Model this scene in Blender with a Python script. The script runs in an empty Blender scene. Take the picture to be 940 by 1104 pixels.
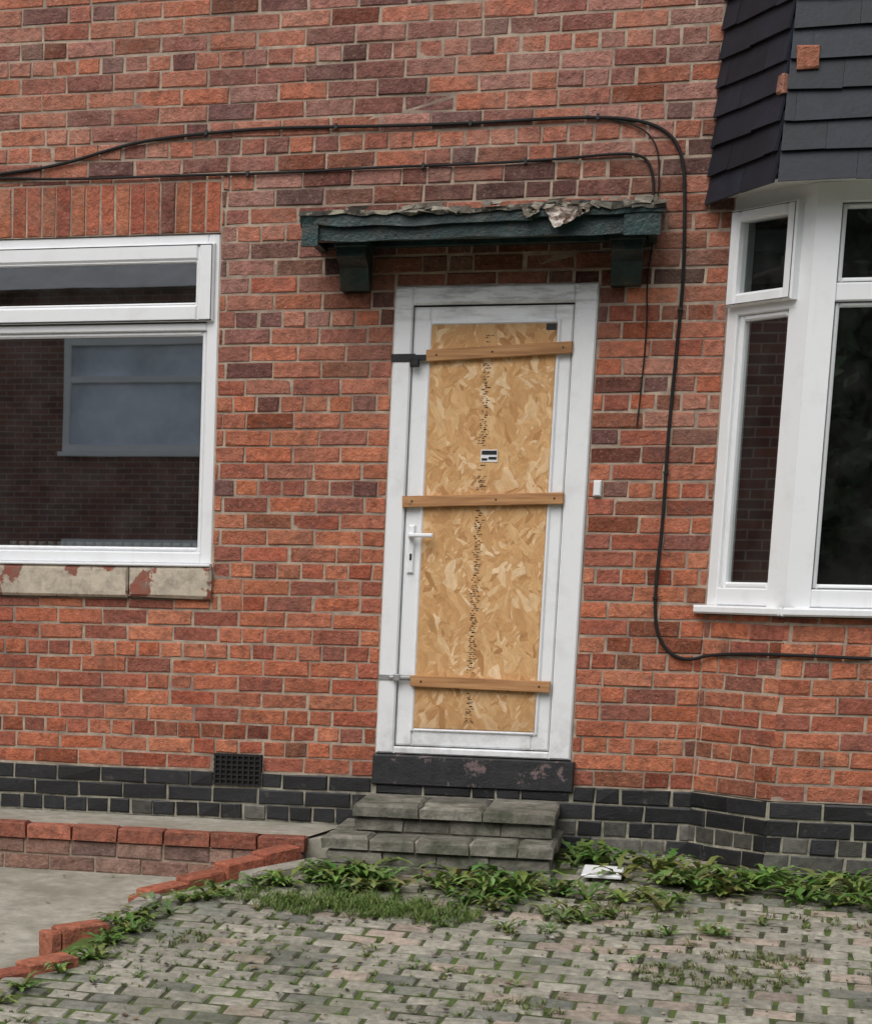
import bpy, math, random
from mathutils import Vector, Matrix, noise
random.seed(7)
R=random.random
def U(a,b): return a+(b-a)*random.random()
scene=bpy.context.scene

# ---------------------------------------------------------------- helpers
class MB:
    def __init__(s): s.v=[]; s.f=[]; s.c=[]; s.m=[]
    def face(s,pts,col=(1,1,1),mi=0):
        n=len(s.v); s.v+= [tuple(p) for p in pts]; s.f.append(tuple(range(n,n+len(pts)))); s.c.append(col); s.m.append(mi)
    def idx(s,pts,faces,col=(1,1,1),mi=0):
        n=len(s.v); s.v+=[tuple(p) for p in pts]
        for f in faces: s.f.append(tuple(n+i for i in f)); s.c.append(col); s.m.append(mi)
    def obj(s,name,mats,parent=None,smooth=False):
        me=bpy.data.meshes.new(name); me.from_pydata(s.v,[],s.f); me.update()
        if not isinstance(mats,(list,tuple)): mats=[mats]
        for m in mats: me.materials.append(m)
        for p,mi in zip(me.polygons,s.m): p.material_index=mi; p.use_smooth=smooth
        ca=me.color_attributes.new('Col','FLOAT_COLOR','CORNER')
        data=[]
        for f,c in zip(s.f,s.c):
            for _ in f: data+= [c[0],c[1],c[2],1.0]
        ca.data.foreach_set('color',data)
        o=bpy.data.objects.new(name,me); scene.collection.objects.link(o)
        if parent: o.parent=parent
        return o
def empty(name):
    e=bpy.data.objects.new(name,None); scene.collection.objects.link(e); e.empty_display_size=.2; return e

class Fr:  # local frame: u along, n outward, z up
    def __init__(s,o=(0,0,0),u=(1,0,0),n=(0,-1,0),w=(0,0,1)):
        s.o=Vector(o); s.u=Vector(u).normalized(); s.n=Vector(n).normalized(); s.w=Vector(w).normalized()
    def p(s,u,n,z): return s.o+s.u*u+s.n*n+s.w*z
W=Fr()
def cbox(mb,fr,u0,u1,n0,n1,z0,z1,ch=.004,col=(1,1,1),jit=0.,mi=0):
    j=lambda: U(-jit,jit) if jit else 0.
    ch=min(ch,abs(u1-u0)*.4,abs(z1-z0)*.4)
    a=[(u0,n0,z0),(u1,n0,z0),(u1,n0,z1),(u0,n0,z1)]
    b=[(u0,n1-ch,z0),(u1,n1-ch,z0),(u1,n1-ch,z1),(u0,n1-ch,z1)]
    c=[(u0+ch,n1,z0+ch),(u1-ch,n1,z0+ch),(u1-ch,n1,z1-ch),(u0+ch,n1,z1-ch)]
    b=[(x+j(),y,z+j()) for x,y,z in b]; jj=[j()*.8 for _ in range(4)]
    c=[(x+j(),y+q,z+j()) for (x,y,z),q in zip(c,jj)]
    pts=[fr.p(*q) for q in a+b+c]
    fs=[(3,2,1,0)]
    for i in range(4):
        k=(i+1)%4
        fs.append((i,k,4+k,4+i)); fs.append((4+i,4+k,8+k,8+i))
    fs.append((8,9,10,11))
    mb.idx(pts,fs,col,mi)

def mat(name):
    m=bpy.data.materials.new(name); m.use_nodes=True; nt=m.node_tree
    return m,nt,nt.nodes['Principled BSDF']
def N(nt,t,**k):
    n=nt.nodes.new(t)
    for a,b in k.items(): n.inputs[a].default_value=b
    return n
def L(nt,a,b): nt.links.new(a,b)
def ramp(nt,fac,stops,interp='LINEAR'):
    r=nt.nodes.new('ShaderNodeValToRGB'); r.color_ramp.interpolation=interp
    e=r.color_ramp.elements
    while len(e)<len(stops): e.new(.5)
    for i,(p,c) in enumerate(stops):
        e[i].position=p; e[i].color=(c[0],c[1],c[2],1) if not isinstance(c,(int,float)) else (c,c,c,1)
    L(nt,fac,r.inputs[0]); return r.outputs[0]
def mix(nt,fac,a,b,bt='MIX'):
    m=nt.nodes.new('ShaderNodeMix'); m.data_type='RGBA'; m.blend_type=bt
    def s(i,v):
        if isinstance(v,(int,float)): m.inputs[i].default_value=v if i==0 else (v,v,v,1)
        elif isinstance(v,tuple): m.inputs[i].default_value=(v[0],v[1],v[2],1)
        else: L(nt,v,m.inputs[i])
    s(0,fac); s(6,a); s(7,b); return m.outputs[2]
def math_(nt,op,a,b=None):
    m=nt.nodes.new('ShaderNodeMath'); m.operation=op
    for i,v in ((0,a),(1,b)):
        if v is None: continue
        if isinstance(v,(int,float)): m.inputs[i].default_value=v
        else: L(nt,v,m.inputs[i])
    return m.outputs[0]
def coords(nt,scale=(1,1,1),rot=(0,0,0),loc=(0,0,0)):
    g=nt.nodes.new('ShaderNodeNewGeometry'); mp=nt.nodes.new('ShaderNodeMapping')
    L(nt,g.outputs['Position'],mp.inputs[0])
    mp.inputs['Scale'].default_value=scale; mp.inputs['Rotation'].default_value=rot; mp.inputs['Location'].default_value=loc
    return mp.outputs[0]
def zmask(nt,lo,hi):
    g=nt.nodes.new('ShaderNodeNewGeometry'); s=nt.nodes.new('ShaderNodeSeparateXYZ'); L(nt,g.outputs['Position'],s.inputs[0])
    r=nt.nodes.new('ShaderNodeMapRange'); r.inputs[1].default_value=lo; r.inputs[2].default_value=hi; L(nt,s.outputs[2],r.inputs[0]); return r.outputs[0]
def noi(nt,co,scale,detail=4,rough=.6):
    n=N(nt,'ShaderNodeTexNoise',Scale=scale,Detail=detail,Roughness=rough); L(nt,co,n.inputs['Vector']); return n.outputs['Fac']
def bump(nt,bs,h,st=.5,dist=.01):
    b=N(nt,'ShaderNodeBump',Strength=st,Distance=dist); L(nt,h,b.inputs['Height']); L(nt,b.outputs[0],bs.inputs['Normal'])
def attr(nt):
    a=nt.nodes.new('ShaderNodeAttribute'); a.attribute_name='Col'; return a.outputs['Color']

# ---------------------------------------------------------------- materials
def brick_mat(name='brick_clay',stain=.8):
    m,nt,bs=mat(name); co=coords(nt); c=attr(nt)
    n1=noi(nt,co,24,4,.7); n2=noi(nt,co,70,3,.6); n3=noi(nt,co,2.0,4,.6)
    c=mix(nt,1.,c,ramp(nt,n1,[(.3,.62),(.5,1.02),(.70,1.38)]),'MULTIPLY')
    c=mix(nt,math_(nt,'MULTIPLY',ramp(nt,n2,[(.57,0.),(.72,1.)]),.40),c,(.46,.34,.27))
    c=mix(nt,math_(nt,'MULTIPLY',ramp(nt,noi(nt,coords(nt,(1,1,1.8),loc=(3,0,0)),8,4,.7),[(.55,0.),(.69,1.)]),.55),c,(.10,.055,.048))
    c=mix(nt,math_(nt,'MULTIPLY',ramp(nt,n3,[(.50,0.),(.74,1.)]),stain*.3),c,(.19,.11,.09))
    st=ramp(nt,noi(nt,coords(nt,(7,7,.5)),1.,4,.65),[(.54,0.),(.74,1.)])
    c=mix(nt,math_(nt,'MULTIPLY',st,.30),c,(.11,.07,.06))
    c=mix(nt,math_(nt,'MULTIPLY',math_(nt,'MULTIPLY',ramp(nt,noi(nt,coords(nt,loc=(9,2,4)),3.2,5,.7),[(.47,0.),(.68,1.)]),zmask(nt,.6,2.8)),.34),c,(.46,.30,.235))
    L(nt,c,bs.inputs['Base Color']); bs.inputs['Roughness'].default_value=.92; bs.inputs['Specular IOR Level'].default_value=.25
    h=math_(nt,'ADD',noi(nt,co,60,4,.7),math_(nt,'MULTIPLY',n1,1.6)); bump(nt,bs,h,1.,.009); return m
M_brick=brick_mat()
def simple(name,col,var=.25,scale=15,rough=.8,b=.3,bd=.004,dirt=None,dirt_amt=.5,dscale=5,dlo=.5,dhi=.7,metal=0.,useattr=False):
    m,nt,bs=mat(name); co=coords(nt)
    base=attr(nt) if useattr else col
    n1=noi(nt,co,scale,4,.65)
    c=mix(nt,1.,base,ramp(nt,n1,[(.3,1-var),(.7,1+var)]),'MULTIPLY')
    if dirt: c=mix(nt,math_(nt,'MULTIPLY',ramp(nt,noi(nt,co,dscale,5,.7),[(dlo,0.),(dhi,1.)]),dirt_amt),c,dirt)
    L(nt,c,bs.inputs['Base Color']); bs.inputs['Roughness'].default_value=rough; bs.inputs['Metallic'].default_value=metal
    if b: bump(nt,bs,noi(nt,co,scale*4,4,.65),b,bd)
    return m
M_mortar=simple('mortar',(.41,.325,.25),.3,18,.95,.7,.005,(.17,.12,.10),.75,3,.45,.66)
M_mortar_dark=simple('plinth_mortar',(.34,.32,.25),.35,18,.95,.6,.004,(.06,.06,.05),.8,5,.46,.64)
M_black=simple('black_bitumen_paint',(.02,.021,.024),.4,30,.5,.5,.005,(.13,.12,.105),.55,16,.60,.74,useattr=True)
def white(name,dirtamt,head=False):
    m,nt,bs=mat(name); co=coords(nt)
    c=mix(nt,math_(nt,'MULTIPLY',ramp(nt,noi(nt,co,7,5,.7),[(.52,0.),(.8,1.)]),dirtamt),(.80,.815,.83),(.45,.43,.39))
    c=mix(nt,math_(nt,'MULTIPLY',ramp(nt,noi(nt,coords(nt,(20,20,2)),1,4,.6),[(.6,0.),(.8,1.)]),dirtamt*.6),c,(.45,.43,.38))
    if head:
        k=math_(nt,'MULTIPLY',zmask(nt,1.93,2.06),ramp(nt,noi(nt,coords(nt,(5,5,30)),1,5,.7),[(.45,0.),(.65,1.)]))
        c=mix(nt,math_(nt,'MULTIPLY',k,.6),c,(.12,.11,.095))
        k=math_(nt,'MULTIPLY',math_(nt,'SUBTRACT',1.,zmask(nt,.03,.30)),ramp(nt,noi(nt,co,12,5,.7),[(.44,0.),(.68,1.)]))
        c=mix(nt,math_(nt,'MULTIPLY',k,.4),c,(.22,.19,.15))
    L(nt,c,bs.inputs['Base Color']); bs.inputs['Roughness'].default_value=.42; bump(nt,bs,noi(nt,co,18,3,.6),.06,.002); return m
M_white=white('white_upvc',.25); M_whited=white('white_upvc_dirty',.35,True); M_soff=white('white_soffit',.5)
M_green=simple('green_painted_timber',(.006,.026,.025),.7,14,.4,.8,.006,(.06,.06,.045),.75,11,.53,.66)
M_felt=simple('roofing_felt',(.05,.046,.038),.6,25,.95,.8,.006,(.34,.31,.23),.85,12,.50,.60)
M_blackp=simple('black_plastic',(.012,.012,.013),.2,20,.45,.1)
M_cable=simple('cable_rubber',(.006,.006,.006),.2,20,.8,.1)
M_metal=simple('galvanised_metal',(.5,.5,.5),.15,30,.4,.2,.002,metal=.8)
M_slate=simple('slate',(.03,.034,.045),.35,14,.6,.4,.004,(.09,.09,.09),.5,26,.66,.78,useattr=True)
M_stepm=simple('old_step_concrete',(.20,.19,.165),.45,14,.95,.9,.008,(.045,.055,.028),.8,6,.44,.64,useattr=True)
M_conc=simple('concrete',(.37,.35,.29),.25,14,.95,.6,.005,(.19,.18,.135),.75,2.0,.42,.64)
M_kerb=simple('kerb_stone',(.32,.30,.25),.35,14,.95,.8,.008,(.08,.10,.05),.7,6,.48,.64)
M_asph=simple('asphalt',(.05,.05,.052),.3,40,.95,.6,.005)
M_soil=simple('mossy_soil',(.055,.058,.028),.5,18,1.,.9,.008,(.09,.135,.025),.9,3.0,.42,.56)
M_pav=simple('block_paver',(.3,.28,.25),.35,30,.95,.9,.006,(.12,.13,.075),.6,2.6,.48,.70,useattr=True)
def leafmat(name,tr_=True):
    m,nt,bs=mat(name); c=attr(nt)
    L(nt,c,bs.inputs['Base Color']); bs.inputs['Roughness'].default_value=.55
    if tr_:
        tr=nt.nodes.new('ShaderNodeBsdfTranslucent'); L(nt,c,tr.inputs[0])
        mx=nt.nodes.new('ShaderNodeMixShader'); mx.inputs[0].default_value=.25
        L(nt,bs.outputs[0],mx.inputs[1]); L(nt,tr.outputs[0],mx.inputs[2]); L(nt,mx.outputs[0],nt.nodes['Material Output'].inputs[0])
    return m
M_leaf=leafmat('leaf'); M_leaf2=leafmat('tree_leaf',False)
def glass():
    m,nt,bs=mat('window_glass'); nt.nodes.remove(bs)
    t=nt.nodes.new('ShaderNodeBsdfTransparent'); t.inputs[0].default_value=(.72,.78,.76,1)
    g=nt.nodes.new('ShaderNodeBsdfGlossy'); g.inputs['Roughness'].default_value=.012; g.inputs[0].default_value=(.95,.98,1,1)
    co=coords(nt); b=N(nt,'ShaderNodeBump',Strength=.007,Distance=.02); L(nt,noi(nt,co,2.2,1,.5),b.inputs['Height']); L(nt,b.outputs[0],g.inputs['Normal'])
    mx=nt.nodes.new('ShaderNodeMixShader'); mx.inputs[0].default_value=.46
    L(nt,t.outputs[0],mx.inputs[1]); L(nt,g.outputs[0],mx.inputs[2])
    # thin film of dust on the pane
    d=nt.nodes.new('ShaderNodeBsdfDiffuse'); d.inputs[0].default_value=(.5,.5,.48,1)
    m2=nt.nodes.new('ShaderNodeMixShader'); L(nt,math_(nt,'MULTIPLY',ramp(nt,noi(nt,co,5,5,.7),[(.4,.1),(.75,1.)]),.045),m2.inputs[0])
    L(nt,mx.outputs[0],m2.inputs[1]); L(nt,d.outputs[0],m2.inputs[2]); L(nt,m2.outputs[0],nt.nodes['Material Output'].inputs[0]); return m
M_glass=glass()
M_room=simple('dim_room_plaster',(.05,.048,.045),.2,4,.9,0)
def osb():
    m,nt,bs=mat('osb_board'); base=None; hs=None
    co0=coords(nt)
    wn=N(nt,'ShaderNodeTexNoise',Scale=7.,Detail=2.); L(nt,co0,wn.inputs['Vector'])
    sc=nt.nodes.new('ShaderNodeVectorMath'); sc.operation='SCALE'; sc.inputs['Scale'].default_value=.11; L(nt,wn.outputs['Color'],sc.inputs[0])
    wp=nt.nodes.new('ShaderNodeVectorMath'); wp.operation='ADD'; L(nt,co0,wp.inputs[0]); L(nt,sc.outputs[0],wp.inputs[1])
    for i,(ang,sx,sz) in enumerate([(0.15,14,36),(1.45,13,38),(2.3,15,40),(-.75,17,46),(.75,13,34),(1.05,18,50),(2.0,12,34)]):
        r0=nt.nodes.new('ShaderNodeMapping'); L(nt,wp.outputs[0],r0.inputs[0]); r0.inputs['Rotation'].default_value=(0,ang,0); r0.inputs['Location'].default_value=(i*3.1,0,i*1.7)
        mp=nt.nodes.new('ShaderNodeMapping'); L(nt,r0.outputs[0],mp.inputs[0]); mp.inputs['Scale'].default_value=(sx,.01,sz)
        v=N(nt,'ShaderNodeTexVoronoi',Scale=1.); L(nt,mp.outputs[0],v.inputs['Vector'])
        sep=nt.nodes.new('ShaderNodeSeparateColor'); L(nt,v.outputs['Color'],sep.inputs[0])
        c=ramp(nt,sep.outputs[0],[(0.,(.42,.21,.075)),(.18,(.55,.30,.12)),(.55,(.61,.35,.15)),(.82,(.67,.42,.20)),(1.,(.79,.58,.36))])
        gr=noi(nt,mp.outputs[0],1.6,3,.7)
        c=mix(nt,1.,c,ramp(nt,gr,[(.3,.80),(.7,1.16)]),'MULTIPLY')
        h=sep.outputs[1]
        if base is None: base,hs=c,h
        else:
            f=ramp(nt,sep.outputs[2],[(.66,0.),(.70,1.)])
            base=mix(nt,f,base,c); hs=mix(nt,f,hs,h)
    base=mix(nt,math_(nt,'MULTIPLY',ramp(nt,noi(nt,co0,2.2,4,.6),[(.5,0.),(.75,1.)]),.4),base,(.44,.25,.10))
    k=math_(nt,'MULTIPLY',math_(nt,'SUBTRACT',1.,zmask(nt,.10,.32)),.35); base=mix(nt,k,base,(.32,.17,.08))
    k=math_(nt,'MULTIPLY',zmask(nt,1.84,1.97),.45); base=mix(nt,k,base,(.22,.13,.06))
    L(nt,base,bs.inputs['Base Color']); bs.inputs['Roughness'].default_value=.8
    bump(nt,bs,hs,.3,.003); return m
M_osb=osb()
def timber():
    m,nt,bs=mat('softwood_batten'); co=coords(nt,(3,40,60))
    c=ramp(nt,noi(nt,co,1.2,6,.6),[(.3,(.28,.13,.05)),(.5,(.42,.21,.085)),(.7,(.52,.30,.13))])
    c2=coords(nt); c=mix(nt,ramp(nt,noi(nt,c2,14,3,.5),[(.68,0.),(.72,.8)]),c,(.13,.06,.03))
    L(nt,c,bs.inputs['Base Color']); bs.inputs['Roughness'].default_value=.7; bump(nt,bs,noi(nt,co,2,4,.6),.3,.002); return m
M_timber=timber()
M_ink=simple('printed_ink',(.17,.10,.05),.4,60,.8,0)
M_label=simple('label_white',(.75,.75,.75),.05,20,.5,0)
def sill_mat():
    m,nt,bs=mat('painted_sill'); co=coords(nt)
    c=mix(nt,ramp(nt,noi(nt,coords(nt,(1.2,1,1.),loc=(.55,0,0)),4.2,5,.6),[(.53,0.),(.55,1.)]),(.54,.47,.37),(.27,.085,.055))
    c=mix(nt,math_(nt,'MULTIPLY',ramp(nt,noi(nt,co,16,6,.7),[(.43,0.),(.66,1.)]),.6),c,(.19,.16,.13))
    L(nt,c,bs.inputs['Base Color']); bs.inputs['Roughness'].default_value=.85; bump(nt,bs,noi(nt,co,40,5,.6),.7,.005); return m
M_sill=sill_mat()

# ---------------------------------------------------------------- brickwork
CH=.0765; Z0=-.115
def brick_col(z,x):
    t=min(1,max(0,(z-.9)/1.4))
    lo=[(.43,.140,.075),(.40,.125,.067),(.46,.165,.09),(.36,.105,.062),(.41,.135,.075),(.28,.092,.062)]
    hi=[(.38,.140,.09),(.33,.122,.085),(.42,.175,.12),(.25,.10,.078),(.17,.08,.07),(.42,.15,.09),(.35,.165,.13),(.39,.14,.085)]
    c=random.choice(hi if R()<t else lo); k=U(.86,1.18)
    dk=1.
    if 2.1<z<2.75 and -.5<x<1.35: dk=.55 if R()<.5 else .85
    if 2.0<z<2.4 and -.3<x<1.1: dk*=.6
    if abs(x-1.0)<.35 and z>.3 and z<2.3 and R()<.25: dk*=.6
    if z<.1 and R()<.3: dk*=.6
    if R()<.035: dk*=.5
    k*=dk
    g=U(-.008,.014)
    return (c[0]*k,max(.01,c[1]*k+g),max(.01,c[2]*k+g))
def black_col(z,x):
    if z<-.27 and R()<.4: k=U(.05,.13); return (k,k*.95,k*.82)
    k=U(.008,.02); return (k,k,k*1.15)
BL,BW,JT=.225,.1125,.009
def brick_field(mb,fr,u0,u1,z0,z1,holes=(),n1=.0,depth=.03,colf=brick_col,ubase=0.,ch=.004,jit=.0032):
    k0=math.floor((z0-Z0)/CH); k1=math.ceil((z1-Z0)/CH)
    for k in range(k0,k1):
        a=Z0+k*CH; b=a+CH; za=max(a,z0); zb=min(b,z1)
        if zb-za<.012: continue
        head=(k%5==2)
        w=BW if head else BL
        off=ubase+(.056 if head else (0 if k%2 else .1125))+U(-.012,.012)
        i0=math.floor((u0-off)/w)-1; i1=math.ceil((u1-off)/w)+1
        for i in range(i0,i1):
            xa=max(off+i*w,u0); xb=min(off+(i+1)*w,u1)
            if xb-xa<.012: continue
            rects=[(xa,xb,za,zb)]
            if not head and R()<.07 and xb-xa>.2: m_=(xa+xb)/2; rects=[(xa,m_,za,zb),(m_,xb,za,zb)]
            for h in holes:
                out=[]
                for (p,q,r,s) in rects:
                    if q<=h[0]+.001 or p>=h[1]-.001 or s<=h[2]+.001 or r>=h[3]-.001: out.append((p,q,r,s)); continue
                    if p<h[0]: out.append((p,h[0],r,s))
                    if q>h[1]: out.append((h[1],q,r,s))
                    pp,qq=max(p,h[0]),min(q,h[1])
                    if r<h[2]: out.append((pp,qq,r,h[2]))
                    if s>h[3]: out.append((pp,qq,h[3],s))
                rects=out
            for (p,q,r,s) in rects:
                if q-p<.02 or s-r<.02: continue
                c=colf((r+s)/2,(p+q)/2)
                sag=U(-.0018,.0018)
                pa=p if abs(p-u0)<.001 else p+JT/2+U(-.001,.0025)
                qa=q if abs(q-u1)<.001 else q-JT/2-U(-.001,.0025)
                cbox(mb,fr,pa,qa,n1-depth,n1+U(-.003,.003),r+JT/2+sag+U(0,.001),s-JT/2+sag-U(0,.001),ch,c,jit)

house=empty('brick_house')
XL,XR,ZT=-4.2,6.0,5.3
WIN=(-2.62,-.82,.70,2.38); LINT=(-2.62,-.822,2.38,2.612); DOOR=(0,.9,-.14,2.12); VENT=(-.777,-.543,-.183,-.031)
BAYH=(1.45,4.0,-1,4.6)
mb=MB()
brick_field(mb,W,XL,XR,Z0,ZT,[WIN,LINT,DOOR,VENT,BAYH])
x=LINT[1]
while x>LINT[0]:
    c=random.choice([(.38,.115,.065),(.33,.095,.06),(.21,.075,.055),(.40,.145,.08)]); k=U(.8,1.15)
    cbox(mb,W,x-.0715+.003,x-.0035,-.03,U(-.002,.003),LINT[2]+.004,LINT[3]-.004,.004,tuple(q*k for q in c),.003); x-=.0725
mb.obj('wall_bricks',M_brick,house)
mb=MB()
brick_field(mb,W,XL,1.45,-.62,Z0,[(-.01,.92,-.14,0),VENT],n1=.022,depth=.05,colf=black_col)
brick_field(mb,W,4.0,XR,-.62,Z0,[],n1=.022,depth=.05,colf=black_col)
B0=Vector((1.45,0,0)); B1=Vector((1.77,-.315,0)); B2=Vector((3.68,-.315,0)); B3=Vector((4.0,0,0))
def seg(a,b,o=0.):
    d=(b-a).normalized(); n=Vector((d.y,-d.x,0)); return Fr(a,d,n),(b-a).length
FS,LS=seg(B0,B1); FF,LF=seg(B1,B2); FT,LT=seg(B2,B3)
for fr,l in ((FS,LS),(FF,LF),(FT,LT)):
    brick_field(mb,fr,-.004 if fr is FS else -.008,l+.008,-.62,Z0,[],n1=.022,depth=.05,colf=black_col)
mb.obj('plinth_bricks',M_black,house)
mb=MB()
cbox(mb,W,-.01,.92,-.1,.035,-.145,-.003,.006,(.014,.014,.016),.002)
mb.obj('door_threshold',simple('chipped_threshold_paint',(.02,.02,.022),.4,20,.6,.6,.006,(.20,.14,.14),.8,13,.58,.64),house)
mb=MB()
for fr,l in ((FS,LS),(FF,LF),(FT,LT)):
    brick_field(mb,fr,0 ,l,Z0,.685,[],colf=brick_col,ubase=.03)
mb.obj('bay_bricks',M_brick,house)
mb=MB()
def pbox(mb,fr,u0,u1,n0,n1,z0,z1,col=(1,1,1),mi=0):
    pts=[fr.p(*q) for q in [(u0,n0,z0),(u1,n0,z0),(u1,n0,z1),(u0,n0,z1),(u0,n1,z0),(u1,n1,z0),(u1,n1,z1),(u0,n1,z1)]]
    mb.idx(pts,[(3,2,1,0),(4,5,6,7),(0,1,5,4),(1,2,6,5),(2,3,7,6),(3,0,4,7)],col,mi)
MN=-.005; MB_=-.25
xs=[(XL,WIN[0],-.8,ZT),(WIN[0],WIN[1],-.8,WIN[2]),(WIN[0],WIN[1],WIN[3],ZT),(WIN[1],0,-.8,ZT),(0,.9,2.12,ZT),(.9,1.455,-.8,ZT),(1.455,4.0,4.6,ZT),(4.0,XR,-.8,ZT)]
for a,b,c,d in xs: pbox(mb,W,a,b,MB_,MN,c,d)
for fr,l in ((FS,LS),(FF,LF),(FT,LT)): pbox(mb,fr,-.008 if fr is FS else 0.0022,l-.0022,-.12,MN,-.115,.68)
mb.obj('wall_mortar',M_mortar,house)
mb=MB()
pbox(mb,W,XL-.001,1.455,-.05,.014,-.8,Z0-.03); pbox(mb,W,XL-.001,-.012,-.05,.0143,Z0-.031,Z0-.004); pbox(mb,W,.925,1.455,-.05,.0143,Z0-.031,Z0-.004)
pbox(mb,W,4.,XR,-.05,.014,-.8,Z0-.004)
for fr,l in ((FS,LS),(FF,LF),(FT,LT)): pbox(mb,fr,-.006,l+.004,-.05,.0142,-.8,Z0-.004)
mb.obj('plinth_mortar',M_mortar_dark,house)
mb=MB()
pbox(mb,W,VENT[0],VENT[1],-.05,.016,VENT[2],VENT[3])
for i in range(9):
    u=VENT[0]+.004+i*(VENT[1]-VENT[0]-.012)/8; pbox(mb,W,u,u+.008,-.04,.030,VENT[2]+.001,VENT[3]-.001)
for i in range(7):
    z=VENT[2]+.002+i*(VENT[3]-VENT[2]-.012)/6; pbox(mb,W,VENT[0],VENT[1],-.04,.028,z,z+.008)
mb.obj('air_vent',M_blackp,house)
def shader_brick():
    m,nt,bs=mat('brick_wall_far'); g=nt.nodes.new('ShaderNodeNewGeometry'); s=nt.nodes.new('ShaderNodeSeparateXYZ'); L(nt,g.outputs[0],s.inputs[0])
    cb=nt.nodes.new('ShaderNodeCombineXYZ'); L(nt,math_(nt,'ADD',s.outputs[0],s.outputs[1]),cb.inputs[0]); L(nt,s.outputs[2],cb.inputs[1])
    b=nt.nodes.new('ShaderNodeTexBrick'); L(nt,cb.outputs[0],b.inputs['Vector'])
    b.inputs['Scale'].default_value=1.; b.inputs['Brick Width'].default_value=.225; b.inputs['Row Height'].default_value=.075; b.inputs['Mortar Size'].default_value=.006
    b.inputs['Color1'].default_value=(.24,.10,.07,1); b.inputs['Color2'].default_value=(.13,.06,.05,1); b.inputs['Mortar'].default_value=(.3,.26,.22,1)
    L(nt,b.outputs[0],bs.inputs['Base Color']); bs.inputs['Roughness'].default_value=.9; return m
M_bfar=shader_brick()
mb=MB()
pbox(mb,W,XL,XL+.2,-7.5,-.26,-.8,ZT); pbox(mb,W,XR-.2,XR,-7.5,-.26,-.8,ZT); pbox(mb,W,XL,XR,-7.7,-7.5,-.8,ZT)
pbox(mb,W,-9.5,-5.2,-7.5,3.4,-1.2,ZT-.3)
mb.obj('outer_walls',M_bfar,house)
mb=MB()
mb.face([(XL-.2,-.35,ZT-.05),(XR+.2,-.35,ZT-.05),(XR+.2,3.8,ZT+2.6),(XL-.2,3.8,ZT+2.6)]); mb.face([(XL-.2,8,ZT-.05),(XR+.2,8,ZT-.05),(XR+.2,3.8,ZT+2.6),(XL-.2,3.8,ZT+2.6)])
mb.face([(XL,0.,ZT),(XL,7.7,ZT),(XL,3.8,ZT+2.55)]); mb.face([(XR,0.,ZT),(XR,7.7,ZT),(XR,3.8,ZT+2.55)])
mb.face([(-9.7,-3.6,ZT-.3),(-7.35,-3.6,ZT+1.6),(-7.35,7.6,ZT+1.6),(-9.7,7.6,ZT-.3)]); mb.face([(-5.0,-3.6,ZT-.3),(-7.35,-3.6,ZT+1.6),(-7.35,7.6,ZT+1.6),(-5.0,7.6,ZT-.3)]); mb.face([(-9.5,-3.4,ZT-.3),(-5.2,-3.4,ZT-.3),(-7.35,-3.4,ZT+1.5)])
mb.obj('roof',simple('roof_tiles',(.08,.07,.065),.3,8,.9,.4),house)
mb=MB()
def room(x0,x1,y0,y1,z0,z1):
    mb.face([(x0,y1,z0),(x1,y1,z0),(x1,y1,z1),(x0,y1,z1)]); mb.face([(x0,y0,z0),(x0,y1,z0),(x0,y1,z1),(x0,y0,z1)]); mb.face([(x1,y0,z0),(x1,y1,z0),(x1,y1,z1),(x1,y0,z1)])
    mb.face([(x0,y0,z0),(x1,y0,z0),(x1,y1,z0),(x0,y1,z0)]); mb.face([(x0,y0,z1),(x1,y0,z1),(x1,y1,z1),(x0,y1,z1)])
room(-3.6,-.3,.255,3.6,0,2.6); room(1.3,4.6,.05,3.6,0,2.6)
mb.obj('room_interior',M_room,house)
# things just inside the left window: radiator and pendant shade
mb=MB()
for i in range(22): cbox(mb,W,-1.95+i*.05,-1.91+i*.05,-.42,-.36,.45,.97,.01,(.35,.33,.3))
k=14
for i in range(k):
    a=6.283*i/k; b=6.283*(i+1)/k; cx,cy=-1.62,1.1
    mb.face([(cx+.05*math.cos(a),cy+.05*math.sin(a),2.22),(cx+.05*math.cos(b),cy+.05*math.sin(b),2.22),(cx+.17*math.cos(b),cy+.17*math.sin(b),2.08),(cx+.17*math.cos(a),cy+.17*math.sin(a),2.08)],(.01,.01,.01))
pbox(mb,W,-1.625,-1.615,-1.105,-1.095,2.2,2.6,(.01,.01,.01))
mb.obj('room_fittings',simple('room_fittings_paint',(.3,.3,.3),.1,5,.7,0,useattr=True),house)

# ---------------------------------------------------------------- left window
def frame(mb,fr,u0,u1,z0,z1,w,n0,n1,ch=.006,wb=None):
    wb=wb or w
    cbox(mb,fr,u0,u0+w,n0,n1,z0,z1,ch); cbox(mb,fr,u1-w,u1,n0,n1,z0,z1,ch)
    cbox(mb,fr,u0+w,u1-w,n0,n1-.0005,z0,z0+wb,ch); cbox(mb,fr,u0+w,u1-w,n0,n1-.0005,z1-w,z1,ch)
def pane(mb,fr,u0,u1,z0,z1,n): mb.face([fr.p(u0,n,z0),fr.p(u1,n,z0),fr.p(u1,n,z1),fr.p(u0,n,z1)])
G=MB(); F=MB()
frame(F,W,-2.62,-.822,.868,2.378,.055,-.09,-.012)
cbox(F,W,-2.565,-.877,-.088,-.014,1.945,1.985,.005)
frame(F,W,-2.60,-.845,1.985,2.335,.075,-.03,.012,.01)
frame(F,W,-2.527,-.918,2.058,2.262,.012,-.03,.004,.006)
pane(G,W,-2.53,-.92,2.04,2.27,-.015)
pane(G,W,-2.57,-.87,.92,1.95,-.045)
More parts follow.
